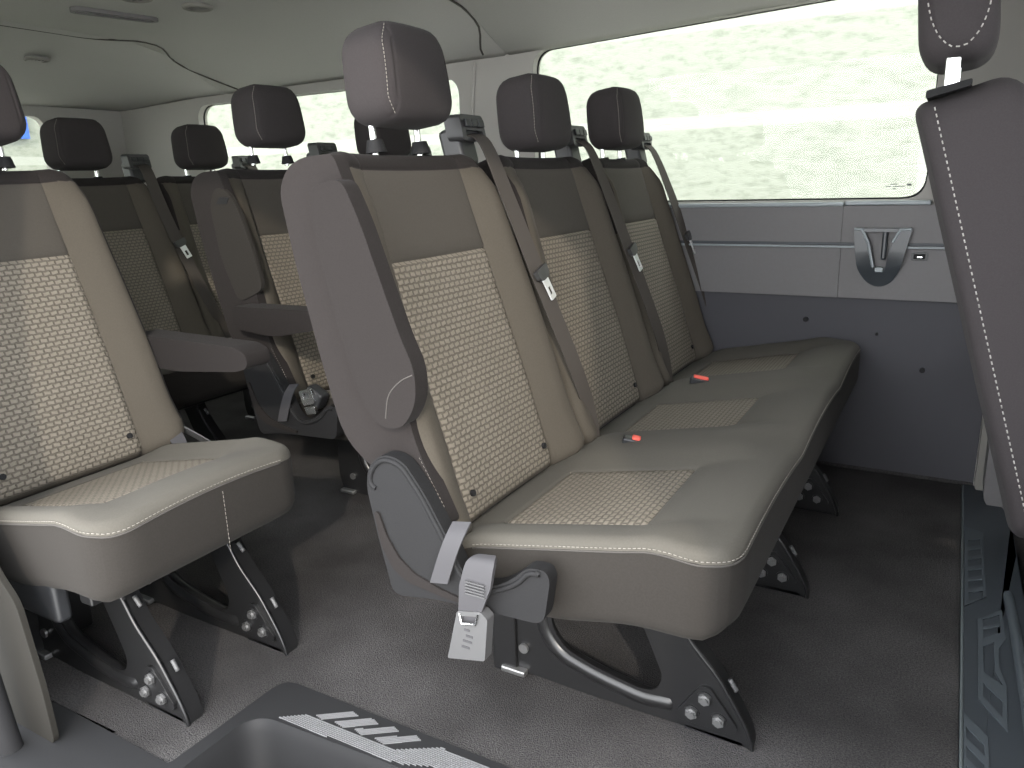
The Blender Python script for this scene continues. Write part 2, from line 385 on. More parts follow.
def seat_back(parent, y, W=.256, belt=True, armrest=None, pins=True, hz=-.018, hy=0, bu=0):
    """backrest, headrest and belt of one seating place"""
    global _hr
    if W not in _back:
        _back[W] = make_backrest_mesh(W)
    bk = link('backrest', _back[W], BMATS, parent, (0,y,0))
    if pins:
        for s in (-1, 1):
            p = bplace(s*.135, .055-BH, .001)
            c = cyl('trim_pin', p, p+BN*.005, .0062, M['rubber'], bk, 12)
    if _hr is None: _hr = headrest_mesh()
    hr = link('headrest', _hr, M['headrest'], parent, (0,y+hy,hz))
    for s in (-1, 1):
        cyl('post', (-.705,s*.066,.945), (-.712,s*.066,1.035), .0062, M['chrome'], hr, 14)
        b = bmesh.new(); add_cyl(b, (-.702,s*.066,.950), (-.704,s*.066,.972), .019, 20, r2=.014)
        link('post_sleeve', tomesh(b, True, 40), M['plastic'], hr)
    # light stitching along the side seam of the headrest
    P = []
    for k in range(25):
        v = .073 - .146*k/24
        u = -(.0972-.02*sm(.040,.083,abs(v)))*(1-.10*sm(-.083,.083,v))
        P.append(Vector((-.655,0,1.083)) + Vector((-.12,0,.993))*v + Vector((.993,0,.12))*(.0142 - .0068 - .006*(v/.083)**2) + BU*u)
    stitches('stitching', P, M['thread'], hr, step=.0065, ln=.004, r=.0007)
    if belt:
        gb = bmesh.new()
        rot = Matrix.Rotation(math.radians(-14), 3, 'Y')
        add_box(gb, (-.715,.218,.968), (.050,.064,.080), rot)
        gd = link('belt_guide', tomesh(gb), M['guide'], parent, (0,y,0), bevel=.010)
        g2 = bmesh.new()
        plate_bm(g2, rrect(.176,.980,.264,1.032,.010), [rrect(.188,.988,.254,1.001,.005)],
                 lambda a,b: Vector((-.672-(b-.975)*.22, a, b)), lambda a,b: Vector((-.712-(b-.975)*.22, a, b)))
        link('bezel', tomesh(g2), M['guide'], gd, bevel=.003)
        g3 = bmesh.new(); add_box(g3, (-.700,.220,.993), (.02,.070,.02)); link('slot', tomesh(g3), M['black'], gd)
        g4 = bmesh.new()
        for q in (.196,.220,.244): add_box(g4, (-.676,q,1.015), (.006,.021,.016), rot)
        link('bezel_rib', tomesh(g4), M['black'], gd, bevel=.002)
        yv = Vector((0,1,0))
        wv = [(0,.046,.004),(0,.046,.004),(.006,.043,.006),(.008,.042,.008),(.008,.040,.010),(.010,.034,.012),(.012,.028,.012)]
        P = [Vector((-.692,.222,.994)), Vector((-.655,.226,.975)), bplace(.220,.55-BH,.046), bplace(.236,.385-BH,.052), bplace(.276,.18-BH,.050), bplace(.318,.07-BH,.030), bplace(.320,-.01-BH,.018)]
        bl = ribbon('seat_belt', P, wv, .0022, M['web'], parent, (0,y+bu,0))
        # tongue resting on the webbing
        tg = bmesh.new(); o = bplace(.235,.395-BH,.060); ax = -BD+BU*.30; ax.normalize(); sx = ax.cross(BN).normalized()
        plate_bm(tg, rpoly([(-.026,-.010),(.026,-.010),(.024,.008),(.012,.016),(-.012,.016),(-.024,.008)], .005), [],
                 lambda a,b: o+sx*a+ax*b+BN*.006, lambda a,b: o+sx*a+ax*b-BN*.004)
        tb = link('tongue', tomesh(tg), M['guide'], bl, bevel=.002)
        tg = bmesh.new()
        plate_bm(tg, rrect(-.0125,.012,.0125,.062,.003), [rrect(-.006,.034,.006,.052,.002)],
                 lambda a,b: o+sx*a+ax*b+BN*.003, lambda a,b: o+sx*a+ax*b+BN*.000)
        link('tongue_blade', tomesh(tg), M['silver'], tb)
        ab = bmesh.new(); add_box(ab, bplace(.320,-.005-BH,.024), (.030,.038,.024), Matrix.Rotation(.3,3,'Y'))
        link('belt_anchor', tomesh(ab), M['plastic'], parent, (0,y,0), bevel=.006)
    return bk

def cushion_mesh(y0, y1, centers, hw, wins=.131, single=False):
    """continuous seat cushion from y0 to y1; u = lateral, v = fore-aft"""
    W = (y1-y0)/2; yc = (y0+y1)/2; X0, X1 = -.505, -.004; H = (X1-X0)/2; xc = (X0+X1)/2
    cs = [c-yc for c in centers]
    def top(u, v):
        x = xc+v
        z = .328 + (x+.424)*.196                    # insert plane
        d = min(abs(u-c) for c in cs)
        side = sm(wins-.004, wins+.07, d) * sm(-.02, -.14, x) * sm(-.52, -.40, x)
        z += .024*side
        z += .016*sm(-.175, -.10, x) * (1-(min(d/hw,1))**2*.9)
        z -= .010*sm(-.05, .0, x)**1.5
        if x > -.424 and x < -.165: z += groove(d, wins, .004, .006)
        if d < wins: z += groove(x, -.169, .004, .006) + groove(x, -.424, .004, .006)
        return z
    def mf(u, v, s):
        if s: return 1
        x = xc+v; d = min(abs(u-c) for c in cs)
        if d < wins and -.424 < x < -.169: return 2
        return 0
    su = []
    for c in cs: su += [c-wins, c+wins]
    def bot(u, v):
        x = xc+v
        return .258 + .022*sm(-.06,.0,x) - .030*sm(-.12,-.32,x)
    me = pillow(W, H, .062, .018, top, bot, mf, lambda u, v, w: Vector((xc+v, yc+u, w)), su=su, sv=(-.169-xc, -.424-xc), nu=int(14+26*(W/.75)), nv=18, rb=.030)
    return me, dict(W=W, H=H, yc=yc, xc=xc, top=top)
def edge_stitch(info, parent, drop=.014, out=.0012, side_from=-.30):
    """pale thread following the piping round the near side and the front"""
    W, H, yc, xc, R = info['W'], info['H'], info['yc'], info['xc'], .062
    P = []
    n = 22
    for k in range(n+1):
        x = side_from + (xc+H-R-side_from)*k/n; P.append((x, -W))
    for k in range(1, 9):
        a = math.radians(90*k/9); P.append((xc+H-R+R*math.sin(a), -W+R-R*math.cos(a)))
    m_ = 40
    for k in range(m_+1): P.append((xc+H, -W+R+(2*W-2*R)*k/m_))
    out_ = []
    for x, u in P:
        z = info['top'](max(-W,min(W,u)), x-xc)-.014
        nx = 1 if x >= xc+H-1e-4 else 0; 
        dx, du = x-(xc+H-R), u+W-R
        if dx > 0 and du < 0:
            l = math.hypot(dx, du); ox, ou = dx/l, du/l
        elif u <= -W+1e-6: ox, ou = 0, -1
        else: ox, ou = 1, 0
        out_.append((x+ox*(out-.0015), yc+u+ou*(out-.0015), z))
    stitches('stitching', out_, M['thread'], parent, step=.0075, ln=.0048, r=.00065)
    # dark piping seam just below the thread
    bm = bmesh.new(); add_tube(bm, [(a,b,c-.006) for a,b,c in out_], .0016, 6)
    link('piping', tomesh(bm, True), M['seam'], parent)

# leg: pressed steel side plate with front flange
def leg(parent, y, flange=.034, lx=-.47):
    prof = [(0,0.0),(-.105,.004),(-.30,.004),(-.455,.010),(-.470,.05),(-.470,.24),(-.150,.262),(-.142,.235),(-.105,.169),(-.055,.115),(-.012,.045)]
    hole = [(-.365,.215),(-.355,.115),(-.330,.083),(-.270,.064),(-.190,.049),(-.160,.055),(-.148,.085),(-.175,.150),(-.205,.215)]
    pl = plate_xz('leg', rpoly(prof, [.006,.02,.02,.01,.02,.01,.004,.02,.02,.02,.02]), [rpoly(hole, .02)], y, y+.005, M['steel'], parent, bevel=.0015)
    # pressed rolled lip round the slot
    lip = [(-.385,.215),(-.375,.108),(-.345,.068),(-.275,.046),(-.185,.031),(-.140,.036)]
    tube('pressed_lip', [(a, y+.010, b) for a, b in rpoly(lip, [0,.03,.04,.04,.02,0], 6)] + [(-.128,y+.026,.042)], .0165, M['steel'], pl, 10)
    # front flange with holes
    fl = bmesh.new()
    q = [(-.150,.262),(-.142,.235),(-.105,.169),(-.055,.115),(-.012,.045),(0.004,.004)]
    q = rpoly([(-.2,.4)]+q+[(.0,-.1)], [0]+[.02]*6+[0])[1:-1]
    rows = []
    for k, (a, b_) in enumerate(q):
        nrm = Vector((.86,0,.5))
        p0 = Vector((a, y-.002, b_)); w_ = flange*(1 if k < len(q)-3 else .85)
        rows.append([fl.verts.new(p0), fl.verts.new(p0+Vector((0,w_,0))), fl.verts.new(p0+Vector((-.006,w_,-.004))), fl.verts.new(p0+Vector((-.006,0,-.004)))])
    for a, b_ in zip(rows, rows[1:]):
        for k in range(4): fl.faces.new((a[k], a[(k+1)%4], b_[(k+1)%4], b_[k]))
    fl.faces.new(rows[0]); fl.faces.new(rows[-1][::-1])
    link('flange', tomesh(fl, True, 40), M['steel'], pl)
    tube('flange_edge', [(a, y-.001, b_) for a, b_ in q], .0038, M['steel'], pl, 8)
    for (a, b_) in ((-.118,.200),(-.040,.095)):
        d = Vector((.055-.105,0,.169-.115)).normalized() if a < -.1 else Vector((-.5,0,.8)).normalized()
        c = Vector((a+.004, y+flange*.5, b_+.002)); s = bmesh.new()
        add_tube(s, [c-d*.011, c-d*.005, c+d*.005, c+d*.011], .0042, 8); link('flange_slot', tomesh(s, True), M['tag'], pl)
    # raised boss and its three bolts
    plate_xz('boss', rpoly([(-.122,.020),(-.028,.020),(-.020,.034),(-.068,.096),(-.084,.094),(-.122,.034)], .014), [], y-.006, y, M['steel'], pl, bevel=.003)
    for a, b_ in ((-.075,.073),(-.096,.040),(-.051,.040)):
        b = bmesh.new(); add_cyl(b, (a,y-.012,b_), (a,y-.005,b_), .0105, 6); add_cyl(b, (a,y-.016,b_), (a,y-.005,b_), .0065, 12, r2=.0065)
        bo = link('bolt', tomesh(b, True, 30), M['bolt'], pl)
        cyl('washer', (a,y-.0075,b_), (a,y-.005,b_), .0135, M['steel'], bo, 20)
    b = bmesh.new(); add_cyl(b, (-.128,y-.003,.215), (-.128,y+.001,.215), .0065, 14); link('plug', tomesh(b, True, 30), M['rubber'], pl)
    # floor hook at the front and latch at the rear
    box('floor_hook', (-.060,y+.012,.004), (.10,.024,.012), M['rubber'], pl, .003)
    lt = box('floor_latch', (-.435,y-.006,.010), (.052,.018,.012), M['bolt'], pl, .004)
    b = bmesh.new(); add_cyl(b, (-.415,y-.006,.060), (-.415,y-.001,.060), .0095, 20); link('rivet', tomesh(b, True, 30), M['bolt'], pl)
    return pl
def shield(parent, y, flip=False):
    """plastic recliner shield on the end of a bench"""
    t = .022
    out = [(-.590,.424),(-.583,.462),(-.553,.488),(-.512,.484),(-.474,.436),(-.436,.372),(-.410,.318),(-.390,.300),(-.352,.304),(-.318,.326),(-.292,.352),(-.262,.352),(-.256,.336),(-.268,.262),(-.404,.256),(-.470,.252),(-.536,.240),(-.552,.246),(-.573,.335)]
    sh = plate_xz('recliner_shield', rpoly(out, [.03,.03,.03,.03,.02,.02,.02,.02,.02,.02,.02,.012,.01,.02,.02,.02,.01,.02,.03]), [], y-t, y+.004, M['plastic'], parent, bevel=.007)
    rim = rpoly([(-.583,.43),(-.576,.458),(-.552,.480),(-.516,.476),(-.480,.430),(-.443,.367),(-.416,.312),(-.392,.292),(-.352,.296),(-.312,.318),(-.290,.344),(-.268,.344)], .02)
    tube('raised_rim', [(a, y-t+.000, b) for a, b in rim], .0045, M['plastic'], sh, 8)
    # sculpted crescent along the lower rear
    cres = [(-.575,.385),(-.566,.330),(-.545,.290),(-.515,.272),(-.440,.262),(-.405,.262),(-.405,.268),(-.450,.276),(-.500,.290),(-.530,.312),(-.552,.345),(-.566,.385)]
    plate_xz('crescent', rpoly(cres, .008), [], y-t-.004, y-t+.002, M['armfab'], sh, bevel=.0035)
    return sh
def side_strap(parent, y):
    ribbon('recline_strap', [(-.415,y+.012,.392),(-.418,y-.004,.375),(-.428,y-.012,.345),(-.447,y-.014,.292)], (.034,0,.006), .003, M['strap'], parent)
def side_buckle(parent, y):
    bk = ribbon('buckle_strap', [(-.362,y+.002,.352),(-.366,y-.012,.345),(-.372,y-.020,.31),(-.384,y-.020,.262),(-.392,y-.016,.238)],
           [(.03,0,.004),(.050,0,.006),(.056,0,.008),(.040,0,.007),(.026,0,.005)], .007, M['strap'], parent)
    b = bmesh.new()
    for k in range(5): add_box(b, (-.370,y-.026,.318-.005*k), (.034,.002,.0018))
    link('grip_ridges', tomesh(b), M['tag'], bk)
    plate_xz('buckle', rpoly([(-.405,.262),(-.362,.272),(-.350,.262),(-.358,.188),(-.428,.172)], .004), [rpoly([(-.397,.256),(-.368,.262),(-.370,.246),(-.398,.240)], .002)], y-.026, y-.006, M['tag'], bk, bevel=.0025)
    tube('chrome_bar', [(-.400,y-.027,.262),(-.396,y-.028,.244),(-.370,y-.028,.250),(-.366,y-.027,.268)], .0018, M['chrome'], bk, 6)
    b = bmesh.new()
    for (dx_, dz, s) in ((0,.0,.016),(.004,.010,.012),(-.004,-.011,.014),(.0,.020,.010)): add_box(b, (-.388+dx_,y-.0265,.214+dz), (s,.001,.0035))
    link('moulded_lettering', tomesh(b), M['strap'], bk)
def red_buckle(parent, y, x=-.375, z=.345, tilt=.2, full=True):
    bx = box('belt_buckle', (x,y,z-.004), (.052,.026,.020), M['black'], parent, .005, Matrix.Rotation(tilt,3,'Y') @ Matrix.Rotation(.3,3,'Z'))
    box('release_button', (x+.004,y,z+.006), (.040 if full else .018,.018,.008), M['red'], bx, .003, Matrix.Rotation(tilt,3,'Y') @ Matrix.Rotation(.3,3,'Z'))
def armrest_up(parent, y):
    """armrest folded up against the end of the backrest"""
    o = [(-.650,.900),(-.586,.912),(-.557,.851),(-.523,.755),(-.494,.676),(-.474,.635),(-.474,.580),(-.506,.534),(-.556,.536),(-.590,.592),(-.630,.742),(-.650,.833)]
    bm = bmesh.new(); out = rpoly(o, [.02,.02,.03,.05,.04,.03,.03,.03,.03,.04,.05,.04])
    plate_bm(bm, out, [], lambda a,b: (a,y-.036,b), lambda a,b: (a,y-.004,b))
    ar = link('folded_armrest', tomesh(bm), M['armfab'], parent, bevel=.010, seg=4)
    tube('seam', [(a,y-.036,b) for a,b in rpoly([(-.478,.625),(-.500,.615),(-.528,.590),(-.535,.550)], [0,.02,.02,0])], .0012, M['seam'], ar, 6)
    tube('edge_seam', [(a,y-.0065,b) for a,b in rpoly([(-.640,.885),(-.652,.880),(-.654,.833),(-.634,.742),(-.594,.592),(-.560,.532),(-.525,.525)], .01)[6:-6]], .0022, M['seam'], ar, 6)
    pl = [(-.508,.580),(-.486,.650),(-.500,.662),(-.540,.640),(-.545,.600),(-.525,.575)]
    return ar
def armrest_down(parent, x0, x1, y, z, w=.055, h=.072, dz=.0, name='armrest'):
    """horizontal armrest with rounded nose"""
    out = rpoly([(x0,z-h*.5),(x0,z+h*.45),(x1-.03,z+h*.5+dz),(x1,z+h*.3+dz),(x1+.0,z-h*.15+dz),(x1-.035,z-h*.32+dz),(x0+.14,z-h*.75)], [.02,.02,.03,.025,.025,.03,.05])
    bm = bmesh.new(); plate_bm(bm, out, [], lambda a,b: (a,y-w/2,b), lambda a,b: (a,y+w/2,b))
    ar = link(name, tomesh(bm), M['armfab'], parent, bevel=.014, seg=4)
    return ar
def side_panel(parent, y):
    """upholstered cheek of the backrest end"""
    o = [(-.590,.440),(-.655,.490),(-.690,.620),(-.728,.785),(-.746,.895),(-.725,.930),(-.690,.945),(-.630,.948),(-.622,.938),(-.590,.857),(-.556,.730),(-.506,.500),(-.468,.425),(-.445,.377),(-.455,.365),(-.475,.370),(-.520,.440)]
    bm = bmesh.new(); plate_bm(bm, rpoly(o, [.03,.04,.05,.05,.03,.02,.02,.02,.02,.03,.05,.05,.03,.01,.01,.03]), [], lambda a,b: (a,y-.012,b), lambda a,b: (a,y+.014,b))
    sp = link('side_bolster', tomesh(bm), M['dark'], parent, bevel=.010, seg=4)
    stitches('stitching', [(a,y-.0115,b) for a,b in ((-.500,.480),(-.474,.435),(-.458,.405),(-.450,.382))], M['thread'], sp, step=.007, ln=.004, r=.0007)
    return sp
def underframe(parent, y0, y1):
    for x, z in ((-.13,.246),(-.43,.235)):
        b = bmesh.new(); add_box(b, (x,(y0+y1)/2,z), (.035,y1-y0,.028)); link('frame_rail', tomesh(b), M['steel'], parent, bevel=.004)

# ------------------------------------------------------------------ seats
SP = .5175
bench = thing('bench_seat', 'grey and tan three-place bench in the centre with folded armrest and hanging grey buckle', 'seat', (0,0,0))
me, inf = cushion_mesh(-.242, 1.262, (0,SP,2*SP), .25)
cu = link('cushion', me, [M['seat'],M['fascia'],M['insert']], bench); edge_stitch(inf, cu, side_from=-.42)
for k in range(3): seat_back(bench, k*SP-(.014 if k == 2 else 0), W=(.256,.256,.240)[k], hz=(.004,-.030,-.018)[k], bu=(0,0,-.012)[k])
side_panel(bench, -.250)
armrest_up(bench, -.258)
shield(bench, -.268); side_strap(bench, -.287); side_buckle(bench, -.290)
for y in (-.092,.428,.896): leg(bench, y)
underframe(bench, -.15, 1.18)
red_buckle(bench, SP-.262, -.335, .368, full=False); red_buckle(bench, 2*SP-.262, -.350, .372)
box('rear_foot', (-.455,-.094,.13), (.05,.012,.26), M['steel'], bench, .004)

# single seat behind, at the left of the picture
D = -.872
single = thing('single_seat', 'single tan and grey passenger seat at the left edge beside the door step', 'seat', (D,-.345,0))
me, inf = cushion_mesh(-.226, .200, (.0,), .205)
cu = link('cushion', me, [M['seat'],M['fascia'],M['insert']], single); edge_stitch(inf, cu, side_from=-.40)
stitches('front_seam', [(-.0036,.0,.385-.006*k) for k in range(20)], M['thread'], cu, r=.0005)
seat_back(single, .012, belt=False, hz=.008, hy=.030)
for y in (-.138,.092): leg(single, y)
underframe(single, -.2, .17)
armrest_down(single, -.60, -.205, .290, .548, w=.066, h=.066, dz=-.008, name='aisle_armrest')
box('side_mechanism', (-.34,-.205,.235), (.30,.03,.10), M['black'], single, .01)
cyl('recliner_knob', (-.325,-.215,.340), (-.325,-.245,.340), .011, M['chrome'], single)
box('rear_upright', (-.47,-.10,.13), (.07,.14,.24), M['steel'], single, .008)
ribbon('buckle_strap', [(-.50,.245,.40),(-.47,.240,.365),(-.43,.228,.34),(-.40,.215,.31)], (.006,.03,.01), .008, M['strap'], single)
ribbon('stowed_webbing', [(-.50,.250,.372),(-.47,.262,.362),(-.42,.285,.330),(-.40,.30,.31)], (.010,-.012,.022), .003, M['tag'], single)

# two-place seat across the aisle
Y2 = .512
double = thing('bench_seat', 'two-place seat across the aisle behind the centre bench, its armrest folded down', 'seat', (D,Y2,0))
me, inf = cushion_mesh(-.235, .755, (0,SP), .25)
cu = link('cushion', me, [M['seat'],M['fascia'],M['insert']], double); edge_stitch(inf, cu)
for k in range(2): seat_back(double, k*SP, hz=(.018,-.012)[k])
side_panel(double, -.250); sh = shield(double, -.268); side_strap(double, -.287)
armrest_down(double, -.575, -.255, -.285, .572, w=.062, h=.062, name='armrest')
plate_xz('armrest_recess', rpoly([(-.668,.86),(-.640,.905),(-.600,.900),(-.566,.862),(-.525,.749),(-.500,.640),(-.60,.600),(-.650,.72)], .03), [], -.266, -.254, M['fascia'], double, bevel=.004)
plate_xz('recess_slot', rpoly([(-.640,.862),(-.622,.880),(-.588,.878),(-.600,.862)], .004), [], -.2685, -.262, M['rubber'], double, bevel=.001)
bk = box('belt_buckle', (-.352,-.262,.362), (.055,.036,.050), M['black'], double, .008, Matrix.Rotation(.5,3,'Y'))
plate_xz('buckle_plate', rpoly([(-.39,.378),(-.345,.392),(-.335,.352),(-.375,.340)], .006), [rpoly([(-.377,.372),(-.355,.378),(-.352,.364),(-.373,.358)], .003)], -.288, -.282, M['chrome'], bk, bevel=.001)
plate_xz('buckle_clip', rpoly([(-.372,.338),(-.335,.345),(-.33,.325),(-.365,.318)], .004), [], -.290, -.282, M['chrome'], bk, bevel=.002)
for y in (-.08,.60): leg(double, y)
underframe(double, -.15, .70)

# last bench at the back
Y3 = -.0575
rear = thing('bench_seat', 'dark three-place bench seat in the last row, below the rear window', 'seat', (2*D,Y3,0))
me, inf = cushion_mesh(-.242, 1.262, (0,SP,2*SP), .25)
link('cushion', me, [M['seat'],M['fascia'],M['insert']], rear)
for k in range(3): seat_back(rear, k*SP-(.014 if k == 2 else 0))
for y in (-.09,.428,.896): leg(rear, y)
underframe(rear, -.15, 1.18)

# front seat at the right edge, seen from behind
fs = thing('front_seat', 'dark grey front seat with white dotted stitching at the right edge', 'seat', (.45,.76,0))
FO = Vector((.362-.45,0,.16)); FD = Vector((-.291,0,.957)); FN = Vector((.957,0,.291)); FH = .447
def fplace(u, v, w): return FO + FD*(v+FH) + BU*u + FN*w
me = pillow(.26, FH, .075, .05, lambda u, v: .235-.05*sm(.1,FH,v), lambda u, v: 0+.012*sm(.15,.26,abs(u))-.0*v, lambda u, v, s: 0, fplace, nu=12, nv=16, rb=.022,
            taper=lambda x, y: x*(1-.04*sm(0,FH,y)))
fb = link('backrest', me, M['front'], fs)
for q in (.038,):
    P = []
    for k in range(60):
        v = -FH+.03 + (2*FH-.05)*k/59; t = 1-.04*sm(0,FH,v); P.append(fplace(-.26*t-.0008, v, q))
    stitches('stitching', P, M['thread2'], fb, step=.0125, ln=.0065, r=.0013)
FHO = Vector((.168-.45,0,1.222))
me = pillow(.135, .135, .07, .045, lambda u, v: .058, lambda u, v: -.075, lambda u, v, s: 0,
            lambda u, v, w: FHO + Vector((-.1,0,.995))*v + Vector((.995,0,.1))*w + BU*u, nu=10, nv=10, taper=lambda x, y: x)
hr = link('headrest', me, M['front'], fs, (0,-.08,0))
P = []
for k in range(41):
    a = 2*PI*k/40; v = .110*math.sin(a); w_ = -.006+.052*math.cos(a)
    P.append(FHO + Vector((-.1,0,.995))*v + Vector((.995,0,.1))*w_ + BU*(-.1362))
stitches('stitching', P, M['thread2'], hr, step=.0125, ln=.0065, r=.0013)
for s in (-1,1):
    b = bmesh.new(); add_box(b, (.166-.45,s*.07-.08,1.066), (.024,.012,.055)); link('post', tomesh(b), M['chrome'], hr, bevel=.003)
plate_xz('post_collar', rpoly([(.128,1.022),(.200,1.040),(.200,1.052),(.128,1.036)], .004), [], -.26, .10, M['plastic'], fs, loc=(-.45,0,0))
box('cushion', (.20,0,.38), (.46,.50,.16), M['fascia'], fs, .05)
box('seat_base', (.22,.02,.16), (.40,.42,.30), M['plastic'], fs, .02)

# unseen other front seat, added just outside the frame to block light
f2 = thing('front_seat', 'unseen dark front seat nearest the open side door, added to block light', 'seat', (.72,-.22,0))
link('backrest', fb.data, M['dark'], f2); link('headrest', me, M['dark'], f2, (0,0,0))
box('cushion', (.20,0,.38), (.46,.50,.16), M['fascia'], f2, .05)
box('seat_base', (.22,.02,.16), (.40,.42,.30), M['plastic'], f2, .02)

# ------------------------------------------------------------------ van shell
YW, YR, XB = 1.277, -.62, -3.36
def wall_prof(z):   # gentle tumblehome of the far wall
    return YW + .0
W1 = rpoly([(-1.10,.815),(.118,.815),(.118,1.372),(-1.10,1.318)], .06, 7); W2 = rrect(-2.81,.815,-1.405,1.262,.06)
W3 = rrect(.335,.84,1.25,1.34,.06)
wl = plate_xz('wall_left', [(XB,-.12),(1.3,-.12),(1.3,1.50),(XB,1.50)], [W1,W2,W3], YW, YW+.05, M['pillar'], bevel=.012); struct(wl)
for n, (a, b_, c, d) in enumerate(((-1.13,.79,.14,1.40),(-2.84,.79,-1.38,1.29),(.31,.81,1.28,1.37))):
    wo = plate_xz('window_%d'%(n+1), rrect(a,b_,c,d,.06), [], YW+.036, YW+.040, M['glass'], bevel=0); struct(wo)
for n, (a, b_, c, d, r) in enumerate(((-1.10,.815,.118,1.332,.055),(-2.81,.815,-1.405,1.262,.06))):
    ring = plate_xz('window_seal', [(p[0]+(-.004 if p[0] < (a+c)/2 else .004), p[1]+(-.004 if p[1] < 1.1 else .004)) for p in ([W1,W2][n])], [[(p[0]-(-.004 if p[0] < (a+c)/2 else .004), p[1]-(-.005 if p[1] < 1.1 else .002)) for p in ([W1,W2][n])]], YW+.028, YW+.034, M['rubber'], bpy.data.objects['window_%d'%(n+1)], bevel=.001)
# printed marks on the glass, lower right corner
b = bmesh.new()
for (x, z, w_, h) in ((.052,.846,.020,.0022),(.030,.846,.014,.002),(.066,.846,.014,.002),(.044,.852,.018,.0022),(.046,.839,.008,.003),(.083,.850,.011,.006)):
    add_box(b, (x-.01,YW+.035,z+.004), (w_,.0006,h))
mk = link('glass_marking', tomesh(b), M['mark'], bpy.data.objects['window_1'])
# trim panels under the windows
def wall_trim(n, poly, y, m, bev=.004, t=.02):
    o = plate_xz('trim_%d'%n, poly, [], y-t, y+.001, m, bevel=bev); return struct(o)
wall_trim(1, rpoly([(-3.2,.535),(-.0855,.535),(-.0855,.686),(-3.2,.686)], .002), YW, M['panel'])
wall_trim(2, rpoly([(-3.2,.686),(-.087,.686),(-.087,.800),(-3.2,.800)], .002), YW-.004, M['panel'])
wall_trim(3, rpoly([(-.0845,.535),(.33,.535),(.33,.686),(-.0845,.686)], .002), YW, M['panel'])
wall_trim(4, rpoly([(-.0860,.686),(.33,.686),(.33,.800),(-.0860,.800)], .002), YW-.004, M['panel'])
wall_trim(5, [(-3.3,0),(.32,0),(.32,.540),(-3.3,.540)], YW+.0, M['lower'], .002, .006)
# ledges: window sill strip and the groove line
def bar(n, x0, x1, z, y, h, t, m):
    b = bmesh.new(); add_box(b, ((x0+x1)/2,y,z), (x1-x0,t,h)); return struct(link('trim_%d'%n, tomesh(b), m, bevel=h*.35))
bar(6, -1.40, -.0855, .8045, YW-.012, .012, .034, M['ledge']); bar(7, -.0845, .135, .8065, YW-.012, .012, .034, M['ledge'])  # window ledge highlight put into the pale bluish colour
bar(8, -3.2, -.01, .684, YW-.024, .006, .016, M['ledge']); bar(9, .075, .33, .684, YW-.024, .006, .016, M['ledge'])
bar(26, -3.2, -.01, .692, YW-.020, .012, .010, M['sill']); bar(27, .075, .33, .692, YW-.020, .012, .010, M['sill'])
struct(plate_xy('trim_22', [(.25,YR),(1.6,YR),(1.6,YW+.03),(.25,YW+.03)], [], -.06, -.03, M['carpet'], bevel=.002))
# B pillar cover behind the front seat, standing proud of the wall
pc = plate_xz('trim_10', rpoly([(.322,.0),(.322,.45),(.300,.80),(.150,.81),(.128,1.36),(.330,1.36),(.345,.83),(.50,.80),(.50,.0)], .02), [], YW-.045, YW+.002, M['bpil'], bevel=.012); struct(pc)
pf = plate_xz('trim_11', rpoly([(.340,.02),(.334,.42),(.62,.42),(.62,-.02),(.40,-.06)], .02), [], YW-.15, YW-.03, M['panel'], bevel=.02); struct(pf)
# pillar between the side windows: slim bright return
struct(tube('trim_12', [(-1.375,YW-.004,.82),(-1.36,YW-.006,1.0),(-1.33,YW-.006,1.3)], .006, M['pillar'], None))
for (i, x, z) in ((13,-.170,.462),(14,.158,.333),(15,.03,.43)):
    b = bmesh.new(); add_cyl(b, (x,YW-.014,z), (x,YW-.004,z), .0075 if i < 15 else .004, 16)
    cl = link('panel_clip', tomesh(b, True, 40), M['plastic']); tag(cl, {13:'small round trim clip on the dark lower wall above the bench cushion',14:'small round trim clip on the dark lower wall beside the front seat',15:'tiny clip on the lower wall under the cup holder'}[i], 'clip')
# lateral walls, rear wall and roof
rw = bmesh.new()
plate_bm(rw, [(YR-.04,-.02),(YW+.05,-.02),(YW+.05,1.5),(YR-.04,1.5)], [rrect(.40,.78,.90,1.232,.05), rrect(-.50,.78,.22,1.232,.05)], lambda a,b: (XB,a,b), lambda a,b: (XB-.04,a,b))
struct(link('wall_back', tomesh(rw), M['pillar'], bevel=.01))
for n, (a, c) in enumerate(((.38,.92),(-.52,.24))):
    b = bmesh.new(); add_box(b, (XB-.035,(a+c)/2,1.0), (.004,c-a,.50)); struct(link('window_%d'%(n+4), tomesh(b), M['glass']))
pf2 = plate_xz('wall_right', [(XB,-.0),(-1.40,0),(-1.42,.8),(-1.42,1.50),(XB,1.50)], [rrect(-2.9,.8,-1.55,1.30,.06)], YR-.04, YR, M['pillar'], bevel=.01); struct(pf2)
struct(plate_xz('window_6', rrect(-2.92,.78,-1.53,1.32,.06), [], YR-.03, YR-.026, M['glass'], bevel=0))
pb = plate_xz('trim_16', rpoly([(.32,-.05),(.29,.75),(.29,1.50),(1.25,1.50),(1.25,.90),(1.4,.88),(1.4,-.05)], .02), [], YR-.10, YR, M['pillar'], bevel=.012); struct(pb)  # unseen front pillar and door, widened to block sun from the front
